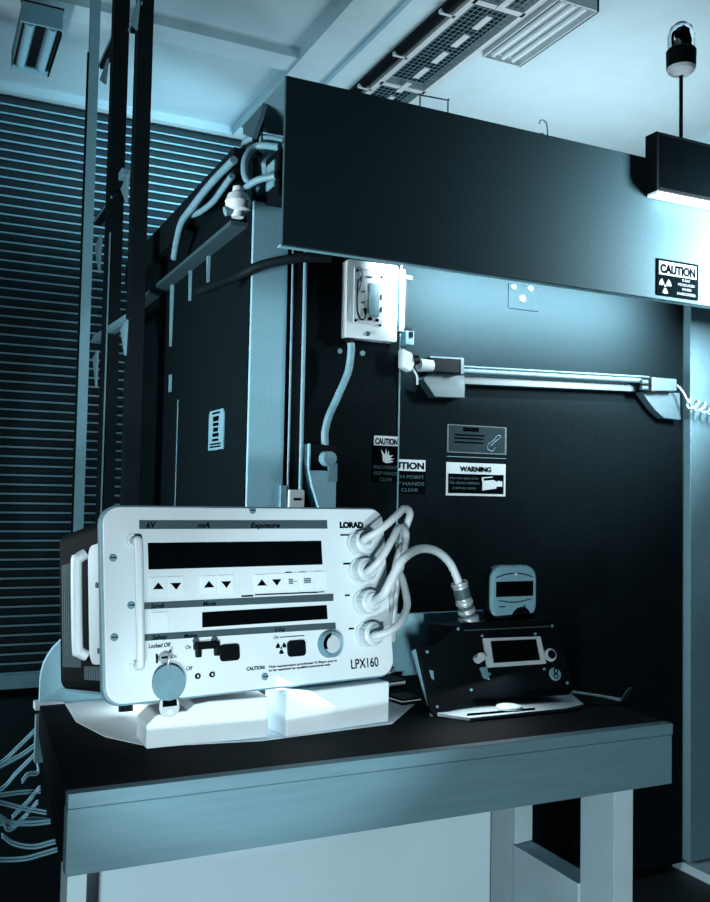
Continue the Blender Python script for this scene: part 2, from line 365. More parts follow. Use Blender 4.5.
MB().cyl((w_*.10,.018,-.014),(w_*.10,.018,.0),.014).build('gland','black',jb)
for fx in (-.02, .30):
    MB().lathe((w_*fx+.02*(fx>0),.034,-.035),(0,-1,0),[(0,.008),(.004,.007),(.004,0)]).build('mount_screw','jamb',jb)
# hinge / sensor hardware between panel and door
q = P(401, 330, Y=YF); e = P(410, 268, Y=YF)
f = new('door_sensor', (q.x+.004, YF, q.z), 'slim pale upright sensor strip at the door edge beside the junction box', 'sensor')
h_ = e.z-q.z
MB().box((0,.02,0),(.018,.05,h_)).build('strip','mid',f,.002)
MB().box((.022,.03,-.01),(.028,.04,h_*.95)).build('rod','rack',f)
for fz in (.04,.86): MB().box((0,.022,h_*fz),(.042,.034,h_*fz+.008)).build('bracket','mid' if fz>.5 else 'black',f)
MB().box((.012,.0,-.04),(.04,.05,.0)).build('foot','jamb',f,.002)
MB().box((.022,-.004,-.018),(.034,.0,-.002)).build('cap','black',f)
q = P(401, 367, Y=YF)
f = new('cable_plug', (q.x, YF-.01, q.z), 'white plug with a round black boot at the left end of the latch bar', 'plug')
MB().prism([(0,0,0),(.028,0,-.012),(.042,0,.018),(.030,0,.042),(.0,0,.052)],(0,.03,0)).build('body','white',f,.003)
MB().cyl((.036,.012,.022),(.056,.012,.026),.016,.013).build('boot','black',f)
MB().tube([(.04,.015,.0),(.052,.01,-.022),(.06,.02,-.045)],.003).build('lead','pale',f)

# ---------------- latch bar across the sliding door
YB = YD-.05
A = P(424, 366, Y=YB); B = P(676, 384, Y=YB)
lb = new('latch_bar', (A.x, YD, A.z-.06), 'long steel latch bar across the top of the black door', 'bar')
g = lambda u, v, Y=YB: P(u, v, Y=Y)-lb.location
def lpoly(pts, y0, y1, name, mt, bev=.002):
    MB().prism([(g(u, v, YD+y0).x, y0, g(u, v, YD+y0).z) for u, v in pts], (0, y1-y0, 0)).build(name, mt, lb, bev)
lpoly([(462,376),(645,386),(645,392),(462,384)], -.03, -.002, 'shade_strip', 'dim')  # bright inverted shade below the bar, built as a strip
a_, b_ = g(460,371), g(648,381)
MB().cyl(a_, b_, .0085).build('bar', 'dim', lb)
MB().cyl(a_+V((0,-.004,.013)), b_+V((0,-.004,.013)), .0035).build('guide_rod', 'dim', lb)
lpoly([(431,357),(464,359),(464,374),(431,372)], -.07, -.002, 'left_housing', 'black', .004)
lpoly([(430,356),(464,358),(464,359.5),(430,357.5)], -.072, -.002, 'housing_edge', 'dim', 0)
lpoly([(461,358),(464,358),(464,374),(461,374)], -.0725, -.002, 'housing_end', 'dim', 0)
lpoly([(431,372),(465,374),(465,398),(435,397),(423,379)], -.04, -.002, 'left_shade_plate', 'dim')  # plate shaped after the inverted shade below the left housing
MB().cyl(g(419,365,YB-.03), g(432,366,YB-.03), .019, .017).build('end_cap', 'pale', lb)
lpoly([(642,377),(652,378),(652,392),(642,391)], -.06, -.002, 'right_clamp', 'black', .002)
lpoly([(652,377),(677,379),(677,391),(652,391)], -.07, -.002, 'right_housing', 'dim', .003)
lpoly([(641,391),(680,393),(681,420),(664,418),(655,410)], -.035, -.002, 'right_shade_plate', 'dim')  # inverted shade at the right end, modelled as a plate
for t in (.5, 1.5): MB().cyl(g(641,379+6*t,YB-.012), g(647,379+6*t,YB-.012), .007).build('bolt','dim',lb)
# coiled cord at the right
p0 = P(677,385,Y=YD-.07); p1 = P(683,392,Y=YD-.07); p2 = P(689,403,Y=YD-.08); p3 = P(716,414,Y=YD-.08); p4 = P(760,424,Y=YD-.08)
pts = [p0, p1, p2]
N_ = 150
for i in range(N_+1):
    t = i/N_; c = p2.lerp(p4, t); a = t*2*math.pi*11
    pts.append(c+V((.008*math.cos(a), .016*math.sin(a), .016*math.cos(a))))
f = new('coiled_cord', p0, 'white coiled cord plugged into the right end of the latch bar', 'cord')
off(MB().tube(pts, .0035, n=6, res=2), f).build('coil', 'cable', f)

# ---------------- signs
def sign(name, tl, br, Y, label, border='ink', cat='sign', th=.002):
    a, b = P(*tl, Y=Y), P(*br, Y=Y)
    s = new(name, (a.x, Y, b.z), label, cat); W_, H_ = b.x-a.x, a.z-b.z
    return s, W_, H_
def rect(par, name, x0, z0, x1, z1, y, mt, t=.0008): return MB().box((x0, y-t, z0), (x1, y, z1)).build(name, mt, par)
def stext(par, s, x, z, wd, ht, mt, y=-.0035, bold=.0, shear=0, name='lettering'):
    return text(name, s, .05, Matrix.Translation((x, y, z)) @ XZ, mt, par, shear, bold, wd, ht)
def trefoil(par, cx, cz, r, y, mt):
    for k in range(3):
        a0 = math.radians(90+120*k+180)
        pts_ = [(cx+rr*math.cos(a0+t), y, cz+rr*math.sin(a0+t)) for rr, ts in ((r, (-.5,-.25,0,.25,.5)), (r*.32, (.5,0,-.5))) for t in ts]
        MB().prism(pts_[::-1], (0, -.0006, 0)).build('trefoil_blade', mt, par)
    MB().cyl((cx, y, cz), (cx, y-.0006, cz), r*.18, n=12).build('trefoil_hub', mt, par)

s, W_, H_ = sign('caution_sign', (656,258), (697.5,301), 2.02, 'square black caution sign with a radiation trefoil on the hood')
H_ = P(656,258,Y=2.02).z-P(656,295,Y=2.02).z; s.location.z = P(656,295,Y=2.02).z
MB().prism([(x, 0, zz) for x, zz in rrect(0, W_, 0, H_, .004)], (0, -.003, 0)).build('board', 'ink', s)
rect(s, 'header', W_*.05, H_*.57, W_*.95, H_*.94, -.003, 'signh')
stext(s, 'CAUTION', W_*.08, H_*.63, W_*.84, H_*.25, 'ink', -.0042, .0024)
trefoil(s, W_*.2, H_*.28, H_*.22, -.003, 'signh')
for t_, x, z_, ww in (('X-RAY', .60, .46, .2), ('PRODUCED', .5, .34, .4), ('WHEN', .6, .22, .22), ('ENERGIZED', .48, .09, .44)):
    stext(s, t_, W_*x, H_*z_, W_*ww, H_*.07, 'signh', -.0035)

s, W_, H_ = sign('pinch_sign', (373,435), (398,482), YP, 'black pinch point caution sign with a hand, left of the door edge')
rect(s, 'board', 0, 0, W_, H_, 0, 'ink', .002)
rect(s, 'header', W_*.02, H_*.78, W_*.98, H_*.99, -.002, 'signw')
stext(s, 'CAUTION', W_*.07, H_*.81, W_*.86, H_*.14, 'ink', -.0033, .002)
hand = [(.38,.44),(.52,.40),(.66,.41),(.80,.44),(.66,.47),(.82,.50),(.66,.52),(.78,.58),(.62,.57),(.60,.68),(.54,.58),(.50,.72),(.46,.58),(.30,.70),(.36,.56)]
MB().prism([(W_*x, -.002, H_*zz) for x, zz in hand], (0, -.0008, 0)).build('hand_symbol', 'signw', s)
for t_, z_, x, ww in (('PINCH POINT', .27, .02, .9), ('KEEP HANDS', .14, .03, .9), ('CLEAR', .01, .28, .46)): stext(s, t_, W_*x, H_*z_, W_*ww, H_*.08, 'signd', -.003)

xa = P(373,460,Y=YD).x
s, W_, H_ = sign('pinch_sign', (376,458), (425,494), YD, 'black caution sign on the sliding door, half hidden by the fixed panel')
rect(s, 'board', 0, 0, W_, H_, 0, 'ink', .002)
rect(s, 'header', W_*.02, H_*.66, W_*.99, H_*.99, -.002, 'signw')
stext(s, 'CAUTION', W_*.08, H_*.72, W_*.88, H_*.21, 'ink', -.0033, .002)
for t_, z_, x, ww in (('PINCH POINT', .44, .2, .76), ('KEEP HANDS', .24, .2, .76), ('CLEAR', .06, .5, .34)): stext(s, t_, W_*x, H_*z_, W_*ww, H_*.10, 'signd', -.003)

s, W_, H_ = sign('notice_sign', (447,424), (506,455), YD, 'dim grey notice sign with a wrench outline above the warning sign')
rect(s, 'board', 0, 0, W_, H_, 0, 'grey', .002)
rect(s, 'inner_board', W_*.03, H_*.05, W_*.97, H_*.97, -.002, 'signn')
for z_, x1 in ((.62, .62), (.5, .6), (.36, .6)): rect(s, 'print_line', W_*.12, H_*z_, W_*x1, H_*(z_+.05), -.003, 'ink')
rect(s, 'print_heading', W_*.26, H_*.78, W_*.52, H_*.92, -.003, 'ink')
MB().tube([(W_*.72,-.003,H_*.3),(W_*.82,-.003,H_*.5),(W_*.90,-.003,H_*.66),(W_*.84,-.003,H_*.68),(W_*.77,-.003,H_*.5),(W_*.68,-.003,H_*.36),(W_*.68,-.003,H_*.18),(W_*.76,-.003,H_*.12),(W_*.8,-.003,H_*.26)], .0012, n=6).build('wrench_outline', 'mid', s)
s, W_, H_ = sign('strip_label', (446.5,456), (506,459), YD, 'thin pale strip between the notice sign and the warning sign', cat='strip')
rect(s, 'strip', 0, 0, W_, H_, 0, 'mid', .002)
s, W_, H_ = sign('warning_sign', (446,462), (505,496.5), YD, 'white bordered warning sign with a meter drawing on the black door')
rect(s, 'board', 0, 0, W_, H_, 0, 'signw', .002)
rect(s, 'field', W_*.035, H_*.07, W_*.965, H_*.66, -.002, 'ink')
stext(s, 'WARNING', W_*.23, H_*.74, W_*.52, H_*.16, 'ink', -.0033, .0011)
for t_, z_, x, ww in (('Do not approach', .50, .06, .46), ('this device without', .35, .05, .5), ('a survey meter', .20, .10, .4)): stext(s, t_, W_*x, H_*z_, W_*ww, H_*.09, 'signd', -.0035)
MB().prism([(W_*x,-.0028,H_*z_) for x, z_ in ((.60,.17),(.84,.24),(.84,.30),(.94,.30),(.94,.46),(.86,.48),(.86,.44),(.78,.50),(.60,.46))], (0,-.0008,0)).build('meter_symbol','signw',s)
MB().prism([(W_*x,-.0028,H_*z_) for x, z_ in ((.59,.46),(.62,.46),(.62,.54),(.78,.58),(.77,.60),(.59,.57))], (0,-.0008,0)).build('meter_handle','signw',s)

# ---------------- black sign box with downlight, beacon on rod, hooks on the hood
bxl = P(645, 165, Y=2.02).x; yfr = P(656.5, 165, X=bxl).y; dp = 2.02-yfr
zlo = P(657, 190, Y=yfr).z; hb = P(657, 131, Y=yfr).z-zlo
sb = new('indicator_box', (bxl, 2.02, zlo), 'long black indicator box on the hood, with a light strip beneath', 'box')
MB().box((0, -dp, 0), (.62, 0, hb)).build('housing', 'black', sb, .002)
MB().box((.012, -dp-.001, .01), (.61, -dp, hb-.01)).build('front_face', 'glass', sb)
MB().box((.006, -dp+.004, -.008), (.61, -.004, 0)).build('light_strip', 'diffuser', sb)
ll = area('indicator_downlight', (bxl+.32, 2.02-dp*.6, zlo-.012), (bxl+.32, 2.03, zlo-.2), .58, .03, .9)
hz = HZ1
YR = 2.02-dp/2; rx = P(681, 135, Y=YR)
bt = P(681, 76, Y=YR)
zb0 = zlo+hb
bc = new('beacon_lamp', (rx.x, YR, zb0), 'domed beacon lamp on a thin black rod above the indicator box', 'beacon')
h1 = bt.z-zb0
MB().cyl((0,0,-.002),(0,0,h1),.0055).build('rod','black',bc)
MB().lathe((0,0,h1),(0,0,1),[(0,.006),(.002,.02),(.012,.032),(.02,.034),(.02,.0)]).build('base','white',bc)
MB().lathe((0,0,h1+.02),(0,0,1),[(0,.034),(0,.035),(.042,.036),(.046,.033),(.046,0)]).build('collar','black',bc)
dome = MB().lathe((0,0,h1+.066),(0,0,1),[(0,.032),(.035,.032),(.055,.026),(.066,.014),(.069,0)]).build('dome','pale',bc)
gm = bpy.data.materials.new('clear_dome'); gm.use_nodes = True; b = gm.node_tree.nodes['Principled BSDF']
b.inputs['Transmission Weight'].default_value = 1; b.inputs['Roughness'].default_value = .03; b.inputs['IOR'].default_value = 1.08
b.inputs['Base Color'].default_value = (.9,.97,1,1); dome.data.materials[0] = gm
MB().prism([(.006,0,h1+.07),(.030,0,h1+.07),(.031,0,h1+.10),(.024,0,h1+.124),(.008,0,h1+.13),(-.004,0,h1+.112),(.006,0,h1+.095)],(0,.02,0)).build('reflector','black',bc,.003)
MB().tube([(-.026,0,h1+.068),(-.027,0,h1+.095),(-.018,0,h1+.107),(-.004,0,h1+.108)],.0035).build('bulb_frame','black',bc)
MB().cyl((0,0,h1+.066),(0,0,h1+.095),.006).build('spindle','black',bc)
MB().lathe((-.012,0,h1+.068),(0,0,1),[(0,.009),(.016,.009),(.022,.004),(.022,0)]).build('bulb','steel',bc)
for ch in bc.children:
    if ch.name.split('.')[0] != 'rod':
        ch.data.transform(Matrix.Translation((0,0,h1)) @ Matrix.Scale(1.2, 4) @ Matrix.Translation((0,0,-h1)))
q = P(420, 108, Y=2.1)
f = new('wire_bail', (q.x, 2.1, HZ1), 'thin square wire handle on top of the hood', 'handle')
a = P(421,96,Y=2.1); b_ = P(448,101,Y=2.1)
MB().tube([(0,0,0),(0,0,a.z-HZ1),(0.003,0,a.z-HZ1+.002),(b_.x-q.x-.003,0,b_.z-HZ1+.002),(b_.x-q.x,0,b_.z-HZ1),(b_.x-q.x,0,0)],.002,n=6,res=4).build('wire','mid',f)
q = P(541, 133, Y=2.06)
f = new('lifting_hook', (q.x, 2.06, HZ1), 'thin round hook with a small stud on top of the hood', 'hook')
dz = max(.01, P(544,122,Y=2.06).z-HZ1)
MB().tube([(-.006,0,dz-.008),(-.002,0,dz+.002),(.01,0,dz+.004),(.02,0,dz-.008),(.024,0,0)],.0018,n=6).build('loop','mid',f)
MB().cyl((0,0,0),(0,0,.018),.007).build('stud','mid',f)

# ================================================================== CEILING FIXTURES
ZG = ZC-.075
gx0 = P(372,90,Z=ZG).x; gx1 = P(426,98,Z=ZG).x-.04; gy1 = P(400,97,Z=ZG).y+.25; gy0 = 3.35
gr = new('louvre_light', ((gx0+gx1)/2, gy1, ZG), 'long ceiling light with a black egg-crate louvre and pale frame', 'ceiling light')
hw = (gx1-gx0)/2; LN = gy1-gy0
MB().box((-hw, -LN, .055), (hw, 0, .075)).build('backing', 'rack', gr)
for sx in (-1, 1): MB().box((sx*hw-.018, -LN, -.0), (sx*hw+.018, 0, .075)).build('side_rail', 'pale', gr)
ra, rb = P(402,88,Z=ZG).y-gy1, P(497,8,Z=ZG).y-gy1
for y in (-.02, ra, rb, -LN+.02):
    MB().box((-hw, y-.02, .0), (hw, y+.02, .05)).build('cross_rail', 'pale', gr)
long_me = MB().box((-.0011, -LN, .004), (.0011, 0, .007)).mesh('louvre_blade', 'mid')
cross_me = MB().box((-hw, -.0011, .004), (hw, .0011, .007)).mesh('louvre_blade', 'mid')
def inst(me, name, par, loc):
    o = bpy.data.objects.new(name, me); col.objects.link(o); o.parent = par; o.location = loc; return o
for k in range(1, 10): inst(long_me, 'louvre_blade', gr, (-hw+2*hw*k/10, 0, 0))
k = 1
while k*.036 < LN: inst(cross_me, 'louvre_blade', gr, (0, -k*.036, 0)); k += 1
y = -.1
while y > -LN+.25:
    MB().box((-.018, y-.14, -.004), (.018, y, .004)).build('centre_plate', 'pale', gr); y -= .21
MB().cyl((-hw-.055, -LN, .03), (-hw-.055, 0, .03), .03).build('side_tube', 'black', gr)
for y in (-.25, -.7, -1.2): MB().box((-hw-.09, y-.01, .0), (-hw, y+.01, .02)).build('clamp', 'pale', gr)

ZS = ZC-.10
c_ = [P(487,54,Z=ZS), P(520,67,Z=ZS), P(596,11,Z=ZS)]
x0, x1 = c_[0].x, (c_[1].x+c_[2].x)/2; y1 = c_[1].y; y0 = c_[2].y
f = new('strip_light', ((x0+x1)/2, (y0+y1)/2, ZS), 'short pale open strip light beside the louvred ceiling light', 'ceiling light')
hx, hy = (x1-x0)/2, (y1-y0)/2
MB().box((-hx, -hy, .03), (hx, hy, .10)).build('housing', 'pale', f, .004)
for sx in (-1, 1): MB().box((sx*hx-.004, -hy, 0), (sx*hx+.004, hy, .05)).build('side_lip', 'pale', f)
MB().box((hx+.004, -hy, -.003), (hx+.008, hy, .012)).build('edge_seal', 'black', f)
MB().box((hx-.004, -hy-.006, 0), (hx+.006, -hy, .10)).build('end_seal', 'black', f)
for sy in (-1, 1): MB().box((-hx, sy*hy-.004, .0), (hx, sy*hy+.004, .05)).build('end_lip', 'pale', f)
for x in (-.55, 0, .55): MB().cyl((x*hx, -hy+.02, .016), (x*hx, hy-.02, .016), .013).build('tube', 'white', f)

ZH = ZC-.24
cn = [P(21,22,Z=ZH), P(62,31,Z=ZH), P(47,76,Z=ZH), P(9,66,Z=ZH)]
x0, x1 = cn[0].x, cn[1].x; y0, y1 = cn[1].y, cn[2].y
f = new('hanging_light', ((x0+x1)/2, (y0+y1)/2, ZH), 'small pale twin-tube light hanging over the slatted door', 'ceiling light')
hx, hy = (x1-x0)/2, (y1-y0)/2
MB().box((-hx, -hy, .02), (hx, hy, .10)).build('housing', 'mid', f, .006)
MB().box((-hx-.003, -hy-.012, -.002), (hx+.003, -hy, .104)).build('end_cap', 'lip', f, .004)
MB().box((-hx*.24, -hy+.02, .008), (hx*.24, hy-.06, .021)).build('centre_slot', 'black', f)
for sx in (-1, 1):
    MB().cyl((sx*hx*.55, -hy, .008), (sx*hx*.55, hy-.05, .008), .022).build('tube', 'lip', f)
    MB().box((sx*hx*.87-.003, -hy+.02, .0), (sx*hx*.87+.003, hy-.06, .03)).build('groove', 'black', f)
MB().box((-hx, hy-.05, 0), (hx, hy, .03)).build('far_cap', 'lip', f, .004)
MB().box((hx-.002, -hy+.05, -.006), (hx+.006, hy, .02)).build('edge_shade', 'black', f)
MB().box((-hx-.006, -hy-.014, .10), (hx+.006, -hy+.01, .108)).build('top_trim', 'black', f)
for x in (-.03, .03): MB().cyl((x, 0, .1), (x, 0, .24), .004).build('hanger', 'black', f)

# ================================================================== RACK
RX = .66
rk = new('storage_rack', (RX, 0, 0), 'tall dark storage rack frame with braces, left of the cabinet', 'rack')
def yat(u, v): return P(u, v, X=RX).y
ya, yb, yc = yat(92, 130), yat(117, 130), yat(141, 130)
rk.location.y = yc
ya -= yc; yb -= yc
MB().box((-.025, ya-.02, 0), (.018, ya+.02, ZC-.02)).build('post', 'lip', rk)
MB().box((-.034, ya-.012, 0), (-.025, ya-.004, ZC-.5)).build('post_edge', 'rack', rk)
MB().box((-.03, yb-.03, 0), (.03, yb+.03, ZC-.02)).build('post', 'rack', rk)
MB().box((-.022, yb-.036, 0), (-.017, yb-.031, ZC-1.5)).build('post_edge', 'mid', rk)
MB().box((-.026, -.03, 0), (.026, .03, ZC-.02)).build('post', 'rack', rk)
Q = lambda u, v: P(u, v, X=RX)-rk.location
for (u0, v0, u1, v1) in ((103,66,118,34), (98,222,117,196), (96,340,137,314), (134,30,148,2)):
    a, b_ = Q(u0, v0), Q(u1, v1)
    MB().bar(a, b_, .03, .03).build('brace', 'mid' if v0 > 300 else 'rack', rk)
    MB().bar(a+V((-.02,0,-.006)), b_+V((-.02,0,-.006)), .004, .008).build('brace_edge', 'mid', rk)
for (u, v, h, wd) in ((113,66,20,5), (145,6,26,6), (107,238,36,4), (104,352,36,3), (134,322,34,4), (135,178,26,5)):
    a = Q(u, v); b_ = Q(u, v+h); e = abs(Q(u+wd, v).y-a.y)
    MB().prism([(-.034, a.y-e*.5, a.z), (-.034, a.y+e, a.z-.02), (-.034, b_.y, b_.z)], (.008, 0, 0)).build('gusset', 'mid', rk)
a = Q(134,175); MB().box((-.05, a.y-.03, a.z-.02), (.02, a.y+.03, a.z+.01)).build('clip', 'mid', rk, .004)

# ================================================================== TABLE
ZT = .885
fl = P(66, 790, Z=ZT); fr = P(668, 722, Z=ZT); YT0 = (fl.y+fr.y)/2; X_0 = fl.x; X_1 = fr.x
YT1 = P(39, 702, Z=ZT).y
W_ = X_1-X_0; D_ = YT1-YT0
HA = P(66,790,Y=YT0).z-P(66,872,Y=YT0).z
tb = new('wooden_table', (X_0, YT0, 0), 'wooden work table with a black top, deep pale apron and backboard', 'table')
rl = P(39, 702, Z=ZT).x-X_0
MB().prism([(0, .003, ZT-.02), (W_, .003, ZT-.02), (W_, D_, ZT-.02), (rl, D_, ZT-.02)], (0, 0, .02)).build('tabletop', 'top', tb)
pl_o = V((X_0, YT0+.01, 0)); pl_n = V((-D_, rl, 0)).normalized()
pp_ = [PN(u, v, pl_o, pl_n)-tb.location for u, v in ((66,790),(40,706),(37,727),(58,848),(64,868))]
pp_ = [V((p.x, max(p.y, .013), p.z)) for p in pp_]
MB().prism(pp_, (.012, 0, 0)).build('side_panel', 'top', tb)
MB().box((-.0, -.016, ZT-.018), (W_, .003, ZT+.0005)).build('top_edging', 'wood', tb, .001)
MB().box((0, -.014, ZT-HA), (W_, .012, ZT-.019)).build('apron', 'wood', tb, .0015)
MB().box((W_-.02, .012, ZT-HA), (W_, D_, ZT-.02)).build('side_apron', 'wood', tb)
MB().box((.02, D_-.02, ZT-HA), (W_-.02, D_, ZT-.02)).build('rear_apron', 'wood', tb)
lx = [(g_-X_0) for g_ in (P(66.5,885,Y=YT0+.02).x, P(86,885,Y=YT0+.02).x)]
MB().box((lx[0], .014, 0), (lx[1], .07, ZT-.02)).build('leg', 'leg', tb, .001)
rx0 = P(614,840,Y=YT0+.014).x-X_0; rx1 = P(633,840,Y=YT0+.014).x-X_0
MB().box((rx0, .014, 0), (rx1, .10, ZT-.02)).build('leg', 'leg', tb, .001)
yn, yf_ = P(515,840,X=X_0+rx0).y-YT0, P(491,840,X=X_0+rx0).y-YT0
MB().box((rx0, yn, 0), (rx1, yf_, ZT-.02)).build('leg', 'leg', tb, .001)
MB().box((lx[0]+.06, D_-.08, 0), (lx[1]+.06, D_-.02, ZT-.02)).build('leg', 'top', tb, .001)
zs = P(583, 885, X=X_0+rx0).z
MB().box((rx0-.004, .10, zs-.16), (rx1, yn, zs)).build('stretcher', 'leg', tb, .001)
# backboard with a rounded upper-left corner
za = P(430,612,Y=YT1).z-ZT; xb = P(500,640,Y=YT1).x-X_0; xl = P(39,690,Y=YT1).x-X_0; r = .09
pts = [(xl, D_, ZT+.001), (xb, D_, ZT+.001), (xb, D_, ZT+za)] + [(xl+r-r*math.sin(math.radians(t)), D_, ZT+za-r+r*math.cos(math.radians(t))) for t in range(0, 91, 10)]
MB().prism(pts, (0, -.015, 0)).build('backboard', 'post', tb)
q = P(34, 704, Y=YT1-.01); e = P(63, 700, Y=YT1-.01)
MB().box((q.x-X_0, D_-.03, ZT-.008), (e.x-X_0, D_, ZT+.004)).build('rear_lip', 'pale', tb)
# carton under the table
q = P(97, 885, Y=YT0+.16); e = P(491, 885, Y=YT0+.16)
ct = new('storage_carton', (q.x, YT0+.16, 0), 'large plain white carton under the wooden table', 'box')
hc = ZT-HA-.03
MB().box((0, 0, 0), (e.x-q.x, D_-.24, hc)).build('body', 'under', ct, .004)
for sx in (0, 1): MB().box((0, .002+sx*(D_-.24)/2, hc), (e.x-q.x, (D_-.24)*(sx+1)/2-.002, hc+.004)).build('flap', 'under', ct)

# ================================================================== CONTROL UNIT
BL = V((.2489, 1.3171, .9608)); bw, bh = .4939, .28
R_ = Matrix.Rotation(.1371, 4, 'Z') @ Matrix.Rotation(-.1545, 4, 'X')
MW = Matrix.Translation(BL) @ R_
MI = MW.inverted(); bn = (MW.to_3x3() @ V((0, -1, 0)))
def L(u, v):
    p = MI @ PN(u, v, BL, bn); return p.x, p.z
def ZL(x, y): return L(100+x/2.367, 500+y/2.367)
cu = new('control_unit', label='white-faced instrument control unit with two black displays, propped on blocks', cat='instrument', mw=MW)
BD = .265
body = MB().prism([(x, .014, zz) for x, zz in rrect(.012, bw-.012, .010, bh-.010, .02)], (0, BD-.014, 0)).build('case', 'black', cu)
rim = MB().prism([(x, .004, zz) for x, zz in rrect(-.003, bw+.003, -.003, bh+.003, .027)], (0, .014, 0)).build('rim', 'mid', cu, .002)
pn = MB().prism([(x, -.001, zz) for x, zz in rrect(.0, bw, .0, bh, .025)], (0, .008, 0)).build('front_panel', 'white', cu, .001)
def quad(name, pts, y, mt, par, t=.001):
    return MB().prism([(x, y, zz) for x, zz in [ZL(*p) for p in pts]][::-1], (0, -t, 0)).build(name, mt, par)
def bx(name, cx, cy, wd, ht, y, t, mt, par, bev=0):
    x, zz = ZL(cx, cy); return MB().box((x-wd/2, y-t, zz-ht/2), (x+wd/2, y, zz+ht/2)).build(name, mt, par, bev)
Y0 = -.001
b1 = quad('stripe', [(92,48),(536,48),(537,68),(92,69)], Y0, 'grey', pn)
b2 = quad('stripe', [(100,243),(551,222),(551,239),(100,259)], Y0, 'grey', pn)
b3 = quad('stripe', [(101,318),(556,290),(557,305),(101,334)], Y0, 'grey', pn)
quad('display', [(112,102),(522,97),(525,153),(114,165)], Y0, 'glass', cu, .0015)
quad('display', [(241,266),(535,249),(537,282),(241,302)], Y0, 'glass', cu, .0015)
def ptext(s_, x, y, x2, ht, mt='ink', par=None, shear=0, bold=0, name='lettering', yy=Y0-.0012):
    a_ = ZL(x, y); b_ = ZL(x2, y)
    return text(name, s_, .02, Matrix.Translation((a_[0], yy, a_[1])) @ XZ, mt, par or pn, shear, bold, abs(b_[0]-a_[0]), ht)
ptext('kV', 108, 66, 132, .0095, shear=.3, bold=.0006); ptext('mA', 229, 66, 258, .0085, shear=.3, bold=.0006); ptext('Exposure', 354, 66, 424, .0110, shear=.3, bold=.0006)
ptext('Scroll', 119, 257, 151, .0070, shear=.2, bold=.0005); ptext('Mode', 242, 251, 273, .0068, shear=.2, bold=.0005)
ptext('Safety', 122, 331, 158, .0085, shear=.2, bold=.0005); ptext('Mains', 197, 327, 228, .0065, shear=.2, bold=.0005); ptext('X-Ray', 411, 312, 438, .0080, shear=.2, bold=.0005)
ptext('Locked Off', 113, 351, 166, .0062, shear=.2, bold=.0003); ptext('On', 168, 375, 179, .0050, shear=.2); ptext('On', 200, 353, 213, .0052, shear=.2); ptext('Off', 202, 404, 217, .0056, shear=.2)
ptext('On', 409, 329, 420, .0045, shear=.2)
ptext('CAUTION:', 345, 404, 389, .0055, shear=.15, bold=.0006)
ptext('This equipment produces X-Rays and is', 397, 398, 560, .0042, bold=.0004); ptext('to be operated by qualified personnel only', 398, 406, 545, .0042, bold=.0004)
ptext('LORAD', 566, 66, 622, .0110, bold=.0014)
ptext('LPX160', 592, 400, 657, .0155, bold=.0002)
for x, y, x2, h_ in ((568,83,598,.0028),(575,151,592,.003),(579,226,590,.003),(588,305,600,.003),(437,172,452,.002),(471,171,486,.002),(506,170,522,.002),(334,228,362,.0026),(517,218,530,.0016)):
    a_, b_ = ZL(x, y), ZL(x2, y); MB().box((a_[0], Y0-.0008, a_[1]-h_/2), (b_[0], Y0, a_[1]+h_/2)).build('small_print', 'ink', pn)
quad('rule_line', [(366,223),(515,217),(515,220),(366,226)], Y0, 'ink', pn)
quad('rule_line', [(425,324),(482,320),(482,322),(425,326)], Y0, 'ink', pn)
quad('rule_line', [(272,345),(328,342),(328,344),(272,347)], Y0, 'ink', pn)
for cx, cy, kind in ((136,205,1),(178,203,-1),(256,201,1),(297,199,-1),(381,197,1),(416,194,-1),(452,193,0),(488,191,2),(521,189,0),(140,288,3)):
    bt_ = bx('button', cx, cy, .026, .028, Y0, .002, 'paper', cu, .001)
    x, zz = ZL(cx, cy); y = Y0-.002
    if abs(kind) == 1:
        s_ = .0085; MB().prism([(x-s_, y, zz-kind*.004), (x+s_, y, zz-kind*.004), (x, y, zz+kind*.006)][::kind], (0, -.0006, 0)).build('arrow', 'ink', bt_)
    elif kind in (0, 2) and cx < 500:
        for dz in (-.003, 0, .003): MB().box((x-.006, y-.0006, zz+dz-.001), (x+(.002 if kind == 0 else .007), y, zz+dz+.001)).build('small_print', 'grey', bt_)
        if kind == 0: MB().box((x+.004, y-.0006, zz-.0006), (x+.009, y, zz+.0006)).build('small_print', 'grey', bt_)
# key lock with tag, toggle guard, rockers, indicator holes, knob, screws
x, zz = ZL(150, 373)
lk = MB().lathe((x, Y0, zz), (0, -1, 0), [(0,.009),(.006,.008),(.008,.006),(.008,0)]).build('key_lock', 'steel', cu)
MB().box((x-.007, Y0-.012, zz-.0012), (x+.009, Y0-.008, zz+.0012)).build('keyhole_mark', 'ink', lk)
MB().box((x-.012, Y0-.001, zz-.007), (x-.009, Y0, zz+.006)).build('keyhole_mark', 'ink', lk)
x, zz = ZL(248, 345)
gd = MB().box((x-.020, Y0-.012, zz-.005), (x+.020, Y0, zz+.005)).build('switch_guard', 'black', cu, .002)
for dx in (-.015, .015):
    MB().box((x+dx-.004, Y0-.014, zz-.016), (x+dx+.004, Y0-.004, zz-.002)).build('guard_leg', 'black', gd, .002)
    MB().lathe((x+dx, Y0, zz+.008), (0,-1,0), [(0,.005),(.003,.005),(.003,.003),(.001,.003),(.001,0)]).build('ring', 'grey', gd)
for cx, cy in ((305,361),(463,351)):
    x, zz = ZL(cx, cy)
    MB().prism([(a_, Y0, b_) for a_, b_ in rrect(x-.0165, x+.0165, zz-.0125, zz+.0125, .006)], (0, -.004, 0)).build('rocker_switch', 'black', cu, .001)
